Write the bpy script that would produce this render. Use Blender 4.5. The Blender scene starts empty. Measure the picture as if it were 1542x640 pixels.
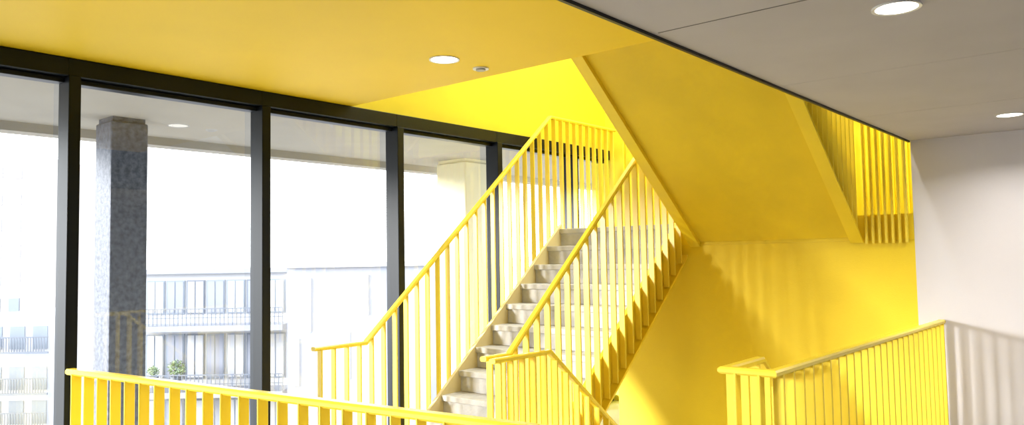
import bpy, math, random
from mathutils import Vector, Matrix
random.seed(4)
S = bpy.context.scene
C = S.collection
try:
    S.view_settings.view_transform = 'Standard'
    S.view_settings.look = 'None'
    S.view_settings.exposure = 0.12
except Exception as e:
    print(e)

# ------------------------------------------------------------ materials
def mat(name, col, rough=0.5, metal=0.0, var=0.06, scale=3.0, bump=0.0, bscale=60.0, spec=0.5, col2=None, detail=4):
    m = bpy.data.materials.new(name); m.use_nodes = True
    nt = m.node_tree; n = nt.nodes; l = nt.links
    b = n['Principled BSDF']
    b.inputs['Roughness'].default_value = rough
    b.inputs['Metallic'].default_value = metal
    b.inputs['Specular IOR Level'].default_value = spec
    tc = n.new('ShaderNodeTexCoord')
    nz = n.new('ShaderNodeTexNoise'); nz.inputs['Scale'].default_value = scale; nz.inputs['Detail'].default_value = detail
    l.new(tc.outputs['Object'], nz.inputs['Vector'])
    cr = n.new('ShaderNodeValToRGB')
    c2 = col2 if col2 else tuple(c*(1-var) for c in col)
    cr.color_ramp.elements[0].position = 0.35; cr.color_ramp.elements[0].color = (*c2, 1)
    cr.color_ramp.elements[1].position = 0.65; cr.color_ramp.elements[1].color = (*col, 1)
    l.new(nz.outputs['Fac'], cr.inputs['Fac']); l.new(cr.outputs['Color'], b.inputs['Base Color'])
    if bump > 0:
        nb = n.new('ShaderNodeTexNoise'); nb.inputs['Scale'].default_value = bscale
        l.new(tc.outputs['Object'], nb.inputs['Vector'])
        bp = n.new('ShaderNodeBump'); bp.inputs['Strength'].default_value = bump; bp.inputs['Distance'].default_value = 0.01
        l.new(nb.outputs['Fac'], bp.inputs['Height']); l.new(bp.outputs['Normal'], b.inputs['Normal'])
    return m

Y_PAINT = mat('yellow_paint', (0.90, 0.67, 0.02), 0.45, bump=0.05, bscale=200)
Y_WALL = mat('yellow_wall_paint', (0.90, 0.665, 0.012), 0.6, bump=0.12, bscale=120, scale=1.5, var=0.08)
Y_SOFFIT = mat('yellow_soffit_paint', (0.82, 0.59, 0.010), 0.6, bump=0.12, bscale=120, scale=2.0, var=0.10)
Y_UPPER = mat('yellow_upper_wall_paint', (0.86, 0.74, 0.03), 0.6, bump=0.08, bscale=120, scale=1.5)
Y_CEIL = mat('yellow_ceiling_paint', (0.90, 0.63, 0.010), 0.6, bump=0.05, bscale=120, scale=1.0)
Y_RAIL = mat('yellow_powder_coat', (0.93, 0.72, 0.06), 0.26, var=0.03)
BEIGE = mat('beige_painted_edge', (0.74, 0.62, 0.32), 0.5)
BLACK = mat('black_aluminium', (0.006, 0.009, 0.014), 0.35, var=0.2, spec=0.25)
WHITE = mat('white_wall_paint', (0.70, 0.68, 0.72), 0.7, var=0.03, bump=0.05, bscale=150)
GREYC = mat('grey_ceiling_board', (0.52, 0.50, 0.52), 0.8, var=0.05)
SEAM = mat('dark_joint', (0.14, 0.13, 0.13), 0.8)
TREAD = mat('concrete_tread', (0.56, 0.55, 0.54), 0.6, col2=(0.40, 0.39, 0.38), scale=7, bump=0.15)
FLOORM = mat('concrete_floor', (0.45, 0.44, 0.43), 0.5, scale=2, bump=0.1)
CONC = mat('grey_concrete', (0.085, 0.098, 0.13), 0.6, col2=(0.03, 0.038, 0.058), scale=26, bump=0.3, bscale=50, detail=8)
CONC_L = mat('pale_concrete', (0.24, 0.23, 0.21), 0.8, scale=3)
CONC_Y = mat('cream_concrete', (0.50, 0.47, 0.33), 0.8, scale=3)
PLAST = mat('pale_render', (0.40, 0.41, 0.44), 0.8, scale=0.5)
PINK = mat('pale_pink_render', (0.46, 0.43, 0.43), 0.8, scale=0.5)
BLUEG = mat('blue_grey_cladding', (0.215, 0.23, 0.28), 0.6, scale=0.6)
EGLASS = mat('exterior_dark_glass', (0.20, 0.235, 0.29), 0.3, var=0.25, scale=0.4)
EDARK = mat('exterior_dark_metal', (0.12, 0.14, 0.18), 0.5)
LEAF = mat('green_leaves', (0.26, 0.34, 0.20), 0.7, col2=(0.13, 0.2, 0.1), scale=8)
GROUND = mat('pale_paving', (0.35, 0.345, 0.34), 0.9, scale=0.3)

def emis(name, col, s):
    m = bpy.data.materials.new(name); m.use_nodes = True
    nt = m.node_tree; n = nt.nodes; l = nt.links
    b = n['Principled BSDF']
    b.inputs['Base Color'].default_value = (1, 1, 1, 1)
    b.inputs['Emission Color'].default_value = (*col, 1)
    b.inputs['Emission Strength'].default_value = s
    return m
LAMP = emis('lamp_diffuser', (1.0, 0.96, 0.88), 6.0)

def glass():
    m = bpy.data.materials.new('window_glass'); m.use_nodes = True
    nt = m.node_tree; n = nt.nodes; l = nt.links
    n.remove(n['Principled BSDF'])
    out = n['Material Output']
    tr = n.new('ShaderNodeBsdfTransparent'); tr.inputs['Color'].default_value = (0.95, 0.97, 0.98, 1)
    gl = n.new('ShaderNodeBsdfGlossy'); gl.inputs['Roughness'].default_value = 0.02
    fr = n.new('ShaderNodeFresnel'); fr.inputs['IOR'].default_value = 1.5
    mp = n.new('ShaderNodeMath'); mp.operation = 'MULTIPLY'; mp.inputs[1].default_value = 2.4
    mx = n.new('ShaderNodeMixShader')
    l.new(fr.outputs[0], mp.inputs[0]); l.new(mp.outputs[0], mx.inputs[0])
    l.new(tr.outputs[0], mx.inputs[1]); l.new(gl.outputs[0], mx.inputs[2]); l.new(mx.outputs[0], out.inputs[0])
    return m
GLASS = glass()

# ------------------------------------------------------------ helpers
def link(o, parent=None):
    C.objects.link(o)
    if parent is not None: o.parent = parent
    return o
def empty(name, loc, label, cat, group=None, rotz=0):
    e = bpy.data.objects.new(name, None); e.empty_display_size = 0.2
    e.location = loc; e.rotation_euler = (0, 0, rotz)
    e['label'] = label; e['category'] = cat
    if group: e['group'] = group
    return link(e)
def tag(o, label, cat, group=None):
    o['label'] = label; o['category'] = cat
    if group: o['group'] = group
    return o
def boxdata(boxes, origin):
    V = []; F = []
    for (x0, x1, y0, y1, z0, z1) in boxes:
        b = len(V)
        for z in (z0, z1):
            for (x, y) in ((x0, y0), (x1, y0), (x1, y1), (x0, y1)):
                V.append((x-origin[0], y-origin[1], z-origin[2]))
        F += [(b, b+3, b+2, b+1), (b+4, b+5, b+6, b+7), (b, b+1, b+5, b+4), (b+1, b+2, b+6, b+5), (b+2, b+3, b+7, b+6), (b+3, b, b+4, b+7)]
    return V, F
def mk(name, V, F, m, loc, parent=None, bevel=0):
    me = bpy.data.meshes.new(name); me.from_pydata(V, [], F); me.update()
    me.materials.append(m)
    o = bpy.data.objects.new(name, me)
    ploc = Vector((0, 0, 0))
    if parent is not None and not parent.get('_local'): ploc = parent.location
    o.location = Vector(loc) - ploc
    if bevel:
        mod = o.modifiers.new('bevel', 'BEVEL'); mod.width = bevel; mod.segments = 2; mod.limit_method = 'ANGLE'
    return link(o, parent)
def boxes(name, bl, m, parent=None, bevel=0, kind=None):
    x0 = min(b[0] for b in bl); x1 = max(b[1] for b in bl)
    y0 = min(b[2] for b in bl); y1 = max(b[3] for b in bl); z0 = min(b[4] for b in bl)
    org = ((x0+x1)/2, (y0+y1)/2, z0)
    V, F = boxdata(bl, org)
    o = mk(name, V, F, m, org, parent, bevel)
    if kind: o['kind'] = kind
    return o
import bmesh
def extrude_y(name, profs, m, parent=None, bevel=0):
    ox, oz = profs[0][0][0]; oy = (profs[0][1]+profs[0][2])/2
    V = []; F = []
    for prof, y0, y1 in profs:
        n = len(prof); b = len(V)
        V += [(x-ox, y0-oy, z-oz) for x, z in prof] + [(x-ox, y1-oy, z-oz) for x, z in prof]
        F += [tuple(range(b, b+n)), tuple(range(b+2*n-1, b+n-1, -1))]
        for i in range(n):
            j = (i+1) % n; F.append((b+i, b+i+n, b+j+n, b+j))
    o = mk(name, V, F, m, (ox, oy, oz), parent, bevel)
    bm = bmesh.new(); bm.from_mesh(o.data); bmesh.ops.recalc_face_normals(bm, faces=bm.faces); bm.to_mesh(o.data); bm.free()
    return o

def sweep(name, pts, w, h, m, parent):
    P = [Vector(p) for p in pts]; c = min(w, h)*0.28
    sec = [(-w/2+c, -h/2), (w/2-c, -h/2), (w/2, -h/2+c), (w/2, h/2-c), (w/2-c, h/2), (-w/2+c, h/2), (-w/2, h/2-c), (-w/2, -h/2+c)]
    org = P[0]; V = []; F = []; k = len(sec)
    for i, p in enumerate(P):
        d1 = (P[i]-P[i-1]).normalized() if i > 0 else (P[1]-P[0]).normalized()
        d2 = (P[i+1]-P[i]).normalized() if i < len(P)-1 else d1
        s = d1.cross(Vector((0, 0, 1))).normalized(); u = s.cross(d1).normalized()
        nn = (d1+d2).normalized()
        for a, b in sec:
            o = s*a + u*b
            V.append(tuple(p + o - d1*((o.dot(nn))/(d1.dot(nn))) - org))
    for i in range(len(P)-1):
        for j in range(k):
            q = (j+1) % k
            F.append((i*k+j, i*k+q, (i+1)*k+q, (i+1)*k+j))
    F.append(tuple(range(k-1, -1, -1))); F.append(tuple((len(P)-1)*k+j for j in range(k)))
    return mk(name, V, F, m, org, parent)

_bar = {}
def barmesh(L, w, t):
    key = (round(L, 3), w, t)
    if key not in _bar:
        c = 0.003
        sec = [(-t/2+c, -w/2), (t/2-c, -w/2), (t/2, -w/2+c), (t/2, w/2-c), (t/2-c, w/2), (-t/2+c, w/2), (-t/2, w/2-c), (-t/2, -w/2+c)]
        V = [(x, y, 0) for x, y in sec] + [(x, y, L) for x, y in sec]
        F = [tuple(range(7, -1, -1)), tuple(range(8, 16))] + [(j, (j+1) % 8, 8+(j+1) % 8, 8+j) for j in range(8)]
        me = bpy.data.meshes.new('baluster'); me.from_pydata(V, [], F); me.materials.append(Y_RAIL)
        _bar[key] = me
    return _bar[key]

def railing(label, pts, botf, spacing=0.118, w=0.05, t=0.012, hw=0.05, hh=0.03, skip=(), bottom=None, group='yellow stair railings'):
    e = empty('stair_railing', (pts[0][0], pts[0][1], 0), label, 'railing', group)
    sweep('handrail', pts, hw, hh, Y_RAIL, e)
    for i in range(len(pts)-1):
        if i in skip: continue
        a = Vector(pts[i]); b = Vector(pts[i+1])
        L = math.hypot(b.x-a.x, b.y-a.y); n = max(1, round(L/spacing))
        ang = math.atan2(b.y-a.y, b.x-a.x)
        for q in range(n):
            f = (q+0.5)/n
            p = a.lerp(b, f); z0 = botf(i, p)
            o = bpy.data.objects.new('baluster', barmesh(p.z-0.008-z0, w, t))
            o.location = (p.x-pts[0][0], p.y-pts[0][1], z0); o.rotation_euler = (0, 0, ang)
            link(o, e)
    if bottom: 
        for bp in bottom: sweep('base_plate', bp, 0.07, 0.012, Y_RAIL, e)
    return e

# ------------------------------------------------------------ dimensions
YW = 4.80; XW = 6.15; ZY = 2.78; ZG = 2.395; YD = 1.37; XE = 3.75; XB = 7.42; ZTOP = 5.2

# ------------------------------------------------------------ shell
boxes('floor', [(-4, 3.83, -4, YW+0.1, -0.3, 0), (3.83, XW+0.1, -4, 1.40, -0.3, 0), (3.83, XB, 3.17, YW+0.1, -0.3, 0), (XW+0.12, XB, YD, 3.17, -0.05, 0)], FLOORM, kind='structure')
boxes('floor', [(-4, 12, -4, 4.9, -3.9, -3.74)], FLOORM, kind='structure')
boxes('ceiling', [(-4, XE, YD+0.015, YW+0.1, ZY, 3.74)], Y_CEIL, kind='structure')
boxes('ceiling', [(-4, XW+0.1, -4, YD, ZG, ZG+0.3)], GREYC, kind='structure')
boxes('ceiling', [(0.5, XB+0.1, YD-0.1, YW+0.2, ZTOP, ZTOP+0.1)], WHITE, kind='structure')
boxes('trim_1', [(-4, XW-0.002, YD+0.001, YD+0.014, ZG-0.012, ZG+0.39)], BLACK, kind='structure')
for i, x in enumerate((1.25, 2.45, 3.65, 4.85)):
    boxes('trim_%d' % (i+2), [(x-0.003, x+0.003, -4, YD-0.02, ZG-0.001, ZG+0.002)], SEAM if i < 2 else GREYC, kind='structure')
boxes('wall_east', [(XW, XW+0.12, -4, YD, -0.3, ZG+0.3)], WHITE, kind='structure')
boxes('wall_stair', [(XW, XW+0.12, YD, 3.9, 0.0, 1.68)], Y_WALL, kind='structure')
boxes('wall_south', [(-4, XW, -4.1, -4, 0, ZG)], WHITE, kind='structure')
boxes('wall_west', [(-4.1, -4, -4, YW, 0, ZY)], WHITE, kind='structure')
boxes('wall_stair_side', [(XW+0.12, XB, YD-0.1, YD, -0.3, ZTOP)], Y_UPPER, kind='structure')
boxes('wall_stair_upper', [(0.5, XW+0.12, YD-0.1, YD, ZG+0.3, ZTOP)], WHITE, kind='structure')
boxes('wall_back', [(XB, XB+0.1, YD-0.1, YW+0.2, -0.3, ZTOP)], Y_UPPER, kind='structure')
boxes('wall_upper_north', [(0.5, XB, YW, YW+0.15, ZY, ZTOP)], Y_UPPER, kind='structure')
boxes('wall_upper_west', [(0.4, 0.5, YD, YW, 3.74, ZTOP)], WHITE, kind='structure')

# windows
wx = [1.77+1.232*k for k in range(-4, 5)] + [XB]
for i in range(len(wx)-1):
    a, b = wx[i], wx[i+1]
    fr = [(a-0.033, a+0.033, 4.70, 4.85, 0, 2.675),
          (a-0.033, b-0.033, 4.71, 4.85, 2.675, ZY-0.002),
          (a+0.033, b-0.033, 4.77, 4.85, 2.645, 2.675),
          (a+0.033, b-0.033, 4.75, 4.85, 0.0, 0.07)]
    w = boxes('window_%d' % (i+1), fr, BLACK, kind='structure', bevel=0.004)
    g = bpy.data.meshes.new('glass_pane'); g.from_pydata([(a+0.033, 4.812, 0.07), (b-0.033, 4.812, 0.07), (b-0.033, 4.812, 2.645), (a+0.033, 4.812, 2.645)], [], [(0, 1, 2, 3)])
    g.materials.append(GLASS); go = bpy.data.objects.new('glass_pane', g)
    link(go, w); go.location = -w.location
boxes('wall_north', [(-4, wx[0]-0.035, YW-0.02, YW+0.12, 0, ZY)], WHITE, kind='structure')

# ------------------------------------------------------------ stairs
RZ = 0.17
def flight(label, x_low, z_low, going, direction, y0, y1, depth, n=11, far_mat=None):
    s = direction
    e = empty('stair_flight', (x_low, (y0+y1)/2, z_low), label, 'staircase', 'yellow stair flights')
    for i in range(n):
        xr = x_low + s*going*i; zt = z_low + RZ*(i+1)
        last = (i == n-1)
        g = going if not last else 0.028
        nz = 0.022
        if last: prof = [(xr-s*nz, zt), (xr+s*g, zt), (xr+s*g, zt-RZ), (xr, zt-RZ), (xr, zt-0.045), (xr-s*nz, zt-0.045)]
        else: prof = [(xr-s*nz, zt), (xr+s*g, zt), (xr+s*g, zt-0.04), (xr+s*0.03, zt-0.04), (xr+s*0.03, zt-RZ), (xr, zt-RZ), (xr, zt-0.045), (xr-s*nz, zt-0.045)]
        extrude_y('step', [(prof, y0+0.031, y1-0.031)], TREAD, e, bevel=0.004)
    run = going*(n-1); slope = RZ/going
    def line(x): return z_low + RZ + slope*s*(x-x_low)
    xa = x_low - s*0.02; xb = x_low + s*(run+0.02)
    def band(top, bot): return [(xa, line(xa)+top), (xb, line(xb)+top), (xb, line(xb)+bot), (xa, line(xa)+bot)]
    D = depth+0.04
    for q, (ya, yb, fa, fb) in enumerate(((y0, y0+0.03, y0-0.062, y0), (y1-0.03, y1, y1, y1+0.062))):
        extrude_y('stringer', [(band(0.03, -D), ya, yb), (band(-D+0.022, -D), fa, fb)], far_mat if (q == 1 and far_mat) else Y_PAINT, e)
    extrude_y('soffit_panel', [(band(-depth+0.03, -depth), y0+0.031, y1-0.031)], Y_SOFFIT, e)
    return e, line
f1, n1 = flight('yellow steel stair flight with pale concrete steps beside the windows', 4.07, 0.0, 0.205, 1, 3.22, 4.53, 0.27, far_mat=BEIGE)
f2, n2 = flight('upper yellow stair flight with smooth painted soffit below the ceiling', 6.12, 1.87, 0.2195, -1, 1.78, 3.07, 0.32)
f0, n0 = flight('yellow stair flight descending to the storey below', 6.12, -1.87, 0.2267, -1, 1.78, 3.07, 0.25)
la = boxes('stair_landing', [(6.149, 7.30, YD+0.002, 4.53, 1.681, 1.87)], Y_WALL)
tag(la, 'yellow painted landing slab between the two stair flights', 'landing')
lb = boxes('stair_landing', [(6.149, 7.30, YD+0.002, 4.53, -2.06, -1.87)], Y_WALL)
tag(lb, 'lower landing slab beneath the stair', 'landing')

# ------------------------------------------------------------ railings
def zr1(x): return 0.985 + 0.855*(x-3.74)
railing('yellow stair railing with flat vertical bars next to the windows',
        [(3.28, 4.56, 0.99), (3.74, 4.56, 0.99), (6.06, 4.56, zr1(6.06)), (7.23, 4.56, zr1(6.06))],
        lambda i, p: 0.0 if p.x < 4.05 else (n1(p.x)-0.28 if i == 1 else 1.70))
railing('yellow guard railing across the far end of the landing',
        [(7.23, 4.50, zr1(6.06)), (7.23, 1.46, zr1(6.06))], lambda i, p: 1.872)
railing('yellow flat-bar stair railing on the inner side of the steps',
        [(3.52, 3.19, 0.99), (3.76, 3.19, 0.99), (6.10, 3.19, zr1(6.10))],
        lambda i, p: 0.0 if p.x < 4.05 else n1(p.x)-0.28)
railing('yellow railing turning down along the descending flight',
        [(3.50, 3.10, 0.985), (4.06, 3.10, 0.985), (6.08, 3.10, 0.985-0.80*2.02)],
        lambda i, p: 0.0 if p.x < 3.83 else n0(p.x)-0.2)
railing('yellow inner railing of the upper stair flight',
        [(6.10, 3.10, 2.95), (3.94, 3.10, 2.95+0.775*2.16)],
        lambda i, p: n2(p.x)-0.33)
railing('yellow outer railing of the upper stair flight',
        [(6.09, 1.75, 2.96), (3.94, 1.75, 2.96+0.775*2.15)],
        lambda i, p: n2(p.x)-0.33, spacing=0.10)
railing('short yellow screen of close bars over the landing edge',
        [(6.125, 1.39, 2.96), (6.125, 1.71, 2.96)],
        lambda i, p: 1.66, spacing=0.045, w=0.03, t=0.018)
# foreground guard
railing('yellow balustrade with closely set flat bars meeting the black window frame',
        [(1.74, 4.63, 1.02), (2.08, 1.71, 1.02), (2.16, 1.02, 1.02)],
        lambda i, p: 0.012, spacing=0.128, w=0.055, hw=0.055, hh=0.032,
        bottom=[[(1.74, 4.63, 0.006), (2.08, 1.71, 0.006), (2.16, 1.02, 0.006)]])
railing('yellow balustrade around the stair opening ending at the white wall',
        [(6.14, 1.22, 1.10), (3.19, 1.27, 1.10), (3.19, 1.48, 1.10), (3.57, 1.48, 1.10), (6.05, 1.48, 1.10-0.78*2.48)],
        lambda i, p: 0.0 if (i < 3 or p.x < 3.83) else n0(p.x)-0.15, spacing=0.115)

# ------------------------------------------------------------ ceiling fixtures
def disc(name, r, z0, z1, m, parent, r_in=None, seg=40):
    V = []; F = []
    if r_in is None:
        V = [(r*math.cos(2*math.pi*i/seg), r*math.sin(2*math.pi*i/seg), z) for z in (z0, z1) for i in range(seg)]
        F = [tuple(range(seg-1, -1, -1)), tuple(range(seg, 2*seg))] + [(i, (i+1) % seg, seg+(i+1) % seg, seg+i) for i in range(seg)]
    else:
        for rr, z in ((r_in, z0+0.002), (r, z0), (r, z1), (r_in, z1)):
            V += [(rr*math.cos(2*math.pi*i/seg), rr*math.sin(2*math.pi*i/seg), z) for i in range(seg)]
        for k in range(4):
            a = k*seg; b = ((k+1) % 4)*seg
            F += [(a+i, a+(i+1) % seg, b+(i+1) % seg, b+i) for i in range(seg)]
    me = bpy.data.meshes.new(name); me.from_pydata(V, [], F); me.materials.append(m)
    o = bpy.data.objects.new(name, me); link(o, parent); return o
RINGM = mat('white_lamp_ring', (0.8, 0.8, 0.78), 0.4)
def downlight(x, y, z, label, r=0.088, power=10, spread=2.6):
    e = empty('ceiling_downlight', (x, y, z), label, 'lamp', 'recessed ceiling downlights')
    disc('lamp_ring', r, -0.006, 0.0, RINGM, e, r*0.86)
    disc('lamp_diffuser', r*0.86, -0.004, 0.0, LAMP, e)
    ld = bpy.data.lights.new('downlight_glow', 'AREA'); ld.shape = 'DISK'; ld.size = r*1.6; ld.energy = power; ld.color = (1, 0.95, 0.87); ld.spread = spread
    lo = bpy.data.objects.new('lamp_light', ld); lo.location = (0, 0, -0.012); link(lo, e)
    return ld
downlight(3.24, 3.21, ZY, 'unseen downlight added in the yellow ceiling', 0.09, 14)
downlight(2.73, 0.63, ZG, 'unseen downlight added in the grey ceiling', 0.075, 14)
downlight(5.40, 0.66, ZG, 'unseen downlight added in the grey ceiling', 0.075, 14)
downlight(0.4, 0.63, ZG, 'unseen downlight added in the grey ceiling', 0.075, 14)  # out of view, added to brighten the room
downlight(0.6, 3.21, ZY, 'unseen downlight added in the yellow ceiling', 0.09, 14)  # also out of view, added for more indoor light
for (x, y, pw) in ((6.2, 4.35, 60), (5.2, 2.2, 45), (6.8, 2.2, 40)):  # unseen lamps added to light the upper wall and the landing-edge bars
    downlight(x, y, ZTOP, 'unseen downlight added in the upper stairwell ceiling', 0.15, pw).color = (0.95, 1, 1)
e = empty('ceiling_sensor', (3.55, 3.20, ZY), 'small white round sensor on the yellow ceiling', 'sensor')
disc('sensor_ring', 0.05, -0.008, 0, RINGM, e, 0.03); disc('sensor_core', 0.03, -0.016, 0, mat('sensor_grey', (0.4, 0.4, 0.4), 0.4), e)

# ------------------------------------------------------------ exterior
o = boxes('terrace_canopy', [(-6, 12, 4.98, 7.7, 2.84, 3.3), (-6, 12, 7.5, 7.7, 2.76, 2.84)], CONC_L); tag(o, 'pale concrete canopy projecting outside above the windows', 'canopy')
def column(x, y, w, label, m):
    e = empty('concrete_column', (x, y, -9), label, 'column', 'columns outside the windows')
    boxes('shaft', [(x-w/2, x+w/2, y-w/2, y+w/2, -8.9, 2.80)], m, e, bevel=0.015)
    boxes('base', [(x-w/2-0.03, x+w/2+0.03, y-w/2-0.03, y+w/2+0.03, -9, -8.9)], m, e, bevel=0.01)
    boxes('capital', [(x-w/2+0.02, x+w/2-0.02, y-w/2+0.02, y+w/2-0.02, 2.80, 2.84)], m, e)
column(2.94, 6.8, 0.31, 'dark speckled concrete column outside the window', CONC)
column(7.2, 6.8, 0.5, 'cream concrete column outside the window', CONC_Y)
o = boxes('ground', [(-150, 150, 4.99, 250, -9.2, -9)], GROUND); tag(o, 'pale paved ground between the buildings', 'ground'); o['kind'] = 'structure'

Fv = Vector((0.767, 0.641, 0)); Rv = Vector((0.641, -0.767, 0)); yaw = math.atan2(Rv.y, Rv.x)
def building(D, px0, px1, ytop, label, m):
    k = D/1171.0
    e = empty('office_building', tuple(Fv*D + Vector((0, 0, -9))), label, 'building', None, yaw)
    e['_local'] = 1
    def X(px): return (px-771)*k
    def Z(py, px=400): return 1.6 + (388-0.0173*(px-771)-py)*k + 9
    boxes('facade', [(X(px0), X(px1), 0, 10, 0, Z(ytop))], m, e)
    return e, X, Z
b, X, Z = building(36, 150, 432, 404, 'low pale office building with glazed terraces and balcony railings', PLAST)
for (yt, yb) in ((420, 470), (500, 566), (596, 640)):
    for i in range(7):
        x0 = 222 + i*30
        boxes('window_frame', [(X(x0), X(x0+27), -0.06, 0, Z(yb), Z(yt))], EDARK if i % 3 == 2 else EGLASS, b)
        boxes('window_pane', [(X(x0+2), X(x0+12), -0.08, -0.06, Z(yb-2), Z(yt+2)), (X(x0+14), X(x0+25), -0.08, -0.06, Z(yb-2), Z(yt+2))], BLUEG if i % 2 else PLAST, b)
for ys in (484, 578):
    boxes('balcony_slab', [(X(200), X(440), -1.6, 0, Z(ys+8), Z(ys))], BLUEG, b)
    bars = [(X(200), X(440), -1.6, -1.56, Z(ys-25), Z(ys-23.5)), (X(200), X(440), -1.6, -1.56, Z(ys-12), Z(ys-11))]
    for i in range(41): bars.append((X(200+i*6), X(200+i*6)+0.03, -1.6, -1.57, Z(ys), Z(ys-24)))
    boxes('balcony_railing', bars, EDARK, b)
boxes('roof_edge', [(X(148), X(434), -0.3, 0, Z(410), Z(403))], BLUEG, b)
def shrub(pos, r, label):
    V = []; F = []
    for i in range(260):
        d = Vector((random.gauss(0, 1), random.gauss(0, 1), random.gauss(0, 1))).normalized()*r*random.uniform(0.5, 1); d.z = d.z*0.9 + r
        u = Vector((random.gauss(0, 1), random.gauss(0, 1), random.gauss(0, 1))).normalized(); v = u.orthogonal().normalized(); s = r*0.16
        k = len(V); V += [tuple(d-u*s), tuple(d+v*s*0.6), tuple(d+u*s), tuple(d-v*s*0.6)]; F.append((k, k+1, k+2, k+3))
    e = empty('potted_shrub', pos, label, 'plant')
    me = bpy.data.meshes.new('foliage'); me.from_pydata(V, [], F); me.materials.append(LEAF)
    f = bpy.data.objects.new('foliage', me); f.location = (0, 0, 0.35); link(f, e)
    pr = [(0.18, 0), (0.24, 0.4), (0.20, 0.4), (0.18, 0.34)]; V = []; F = []; sg = 16
    for rr, z in pr: V += [(rr*math.cos(2*math.pi*i/sg), rr*math.sin(2*math.pi*i/sg), z) for i in range(sg)]
    for k in range(3): F += [(k*sg+i, k*sg+(i+1) % sg, (k+1)*sg+(i+1) % sg, (k+1)*sg+i) for i in range(sg)]
    F.append(tuple(range(sg-1, -1, -1))); F.append(tuple(range(3*sg, 4*sg)))
    me = bpy.data.meshes.new('pot'); me.from_pydata(V, [], F); me.materials.append(EDARK); link(bpy.data.objects.new('pot', me), e)
def wpos(D, px, py): 
    p = Fv*D + Rv*((px-771)*D/1171); p.z = 1.6 + (388-0.0173*(px-771)-py)*D/1171; return tuple(p)
shrub(wpos(35.2, 266, 578), 0.42, 'green shrub in a dark pot on the balcony')
shrub(wpos(35.2, 232, 578), 0.28, 'small green shrub in a dark pot on the balcony')
b, X, Z = building(28, 432, 640, 398, 'plain blue-grey clad building with narrow slot windows', BLUEG)
boxes('roof_edge', [(X(430), X(642), -0.15, 0, Z(404), Z(397))], PLAST, b)
for (x0, y0, y1, w) in ((548, 416, 476, 6), (463, 420, 500, 5), (520, 500, 570, 6), (440, 510, 580, 10)):
    boxes('slot_window', [(X(x0), X(x0+w), -0.03, 0, Z(y1), Z(y0))], PLAST, b)
b, X, Z = building(60, -140, 45, 225, 'tall pale pink apartment building with balconies', PINK)
for r in range(10):
    for cidx in range(6):
        x0 = -130 + cidx*29
        boxes('apartment_window', [(X(x0), X(x0+16), -0.1, 0, Z(262+r*40), Z(242+r*40))], PLAST if r < 5 else EGLASS, b)
b, X, Z = building(46, -60, 84, 470, 'low white building with dark balcony railings', PLAST)
for ys in (520, 580, 630):
    bars = [(X(-60), X(86), -0.8, -0.7, Z(ys+3), Z(ys)), (X(-60), X(86), -0.8, -0.76, Z(ys-22), Z(ys-20))]
    for i in range(36): bars.append((X(-60+i*4), X(-60+i*4)+0.04, -0.8, -0.76, Z(ys), Z(ys-21)))
    boxes('balcony_railing', bars, EDARK, b)
    for i in range(4): boxes('window_pane', [(X(-50+i*34), X(-28+i*34), -0.05, 0, Z(ys-2), Z(ys-36))], EGLASS, b)
for o in bpy.data.objects:
    if '_local' in o: del o['_local']

# ------------------------------------------------------------ light
w = bpy.data.worlds.new('World'); S.world = w; w.use_nodes = True
bg = w.node_tree.nodes['Background']; bg.inputs[0].default_value = (0.95, 0.98, 1.0, 1); bg.inputs[1].default_value = 4.7
sd = bpy.data.lights.new('sun', 'SUN'); sd.energy = 14; sd.angle = math.radians(14); sd.color = (1, 0.98, 0.95)
so = bpy.data.objects.new('sun', sd); so.rotation_euler = Vector((0.80, -0.56, -0.20)).to_track_quat('-Z', 'Y').to_euler(); link(so)

# ------------------------------------------------------------ camera
cd = bpy.data.cameras.new('camera'); cd.sensor_width = 36; cd.lens = 36*1171/1542; cd.clip_start = 0.05; cd.clip_end = 500
cam = bpy.data.objects.new('camera', cd); link(cam); S.camera = cam
p = math.atan(68/1171); r = math.radians(1.0)
fw = (Fv.normalized()*math.cos(p) + Vector((0, 0, math.sin(p)))); r0 = Rv.normalized(); u0 = r0.cross(fw)
up = u0*math.cos(r) + r0*math.sin(r); rt = r0*math.cos(r) - u0*math.sin(r)
M = Matrix(((rt.x, up.x, -fw.x, 0), (rt.y, up.y, -fw.y, 0), (rt.z, up.z, -fw.z, 1.6), (0, 0, 0, 1)))
cam.matrix_world = M
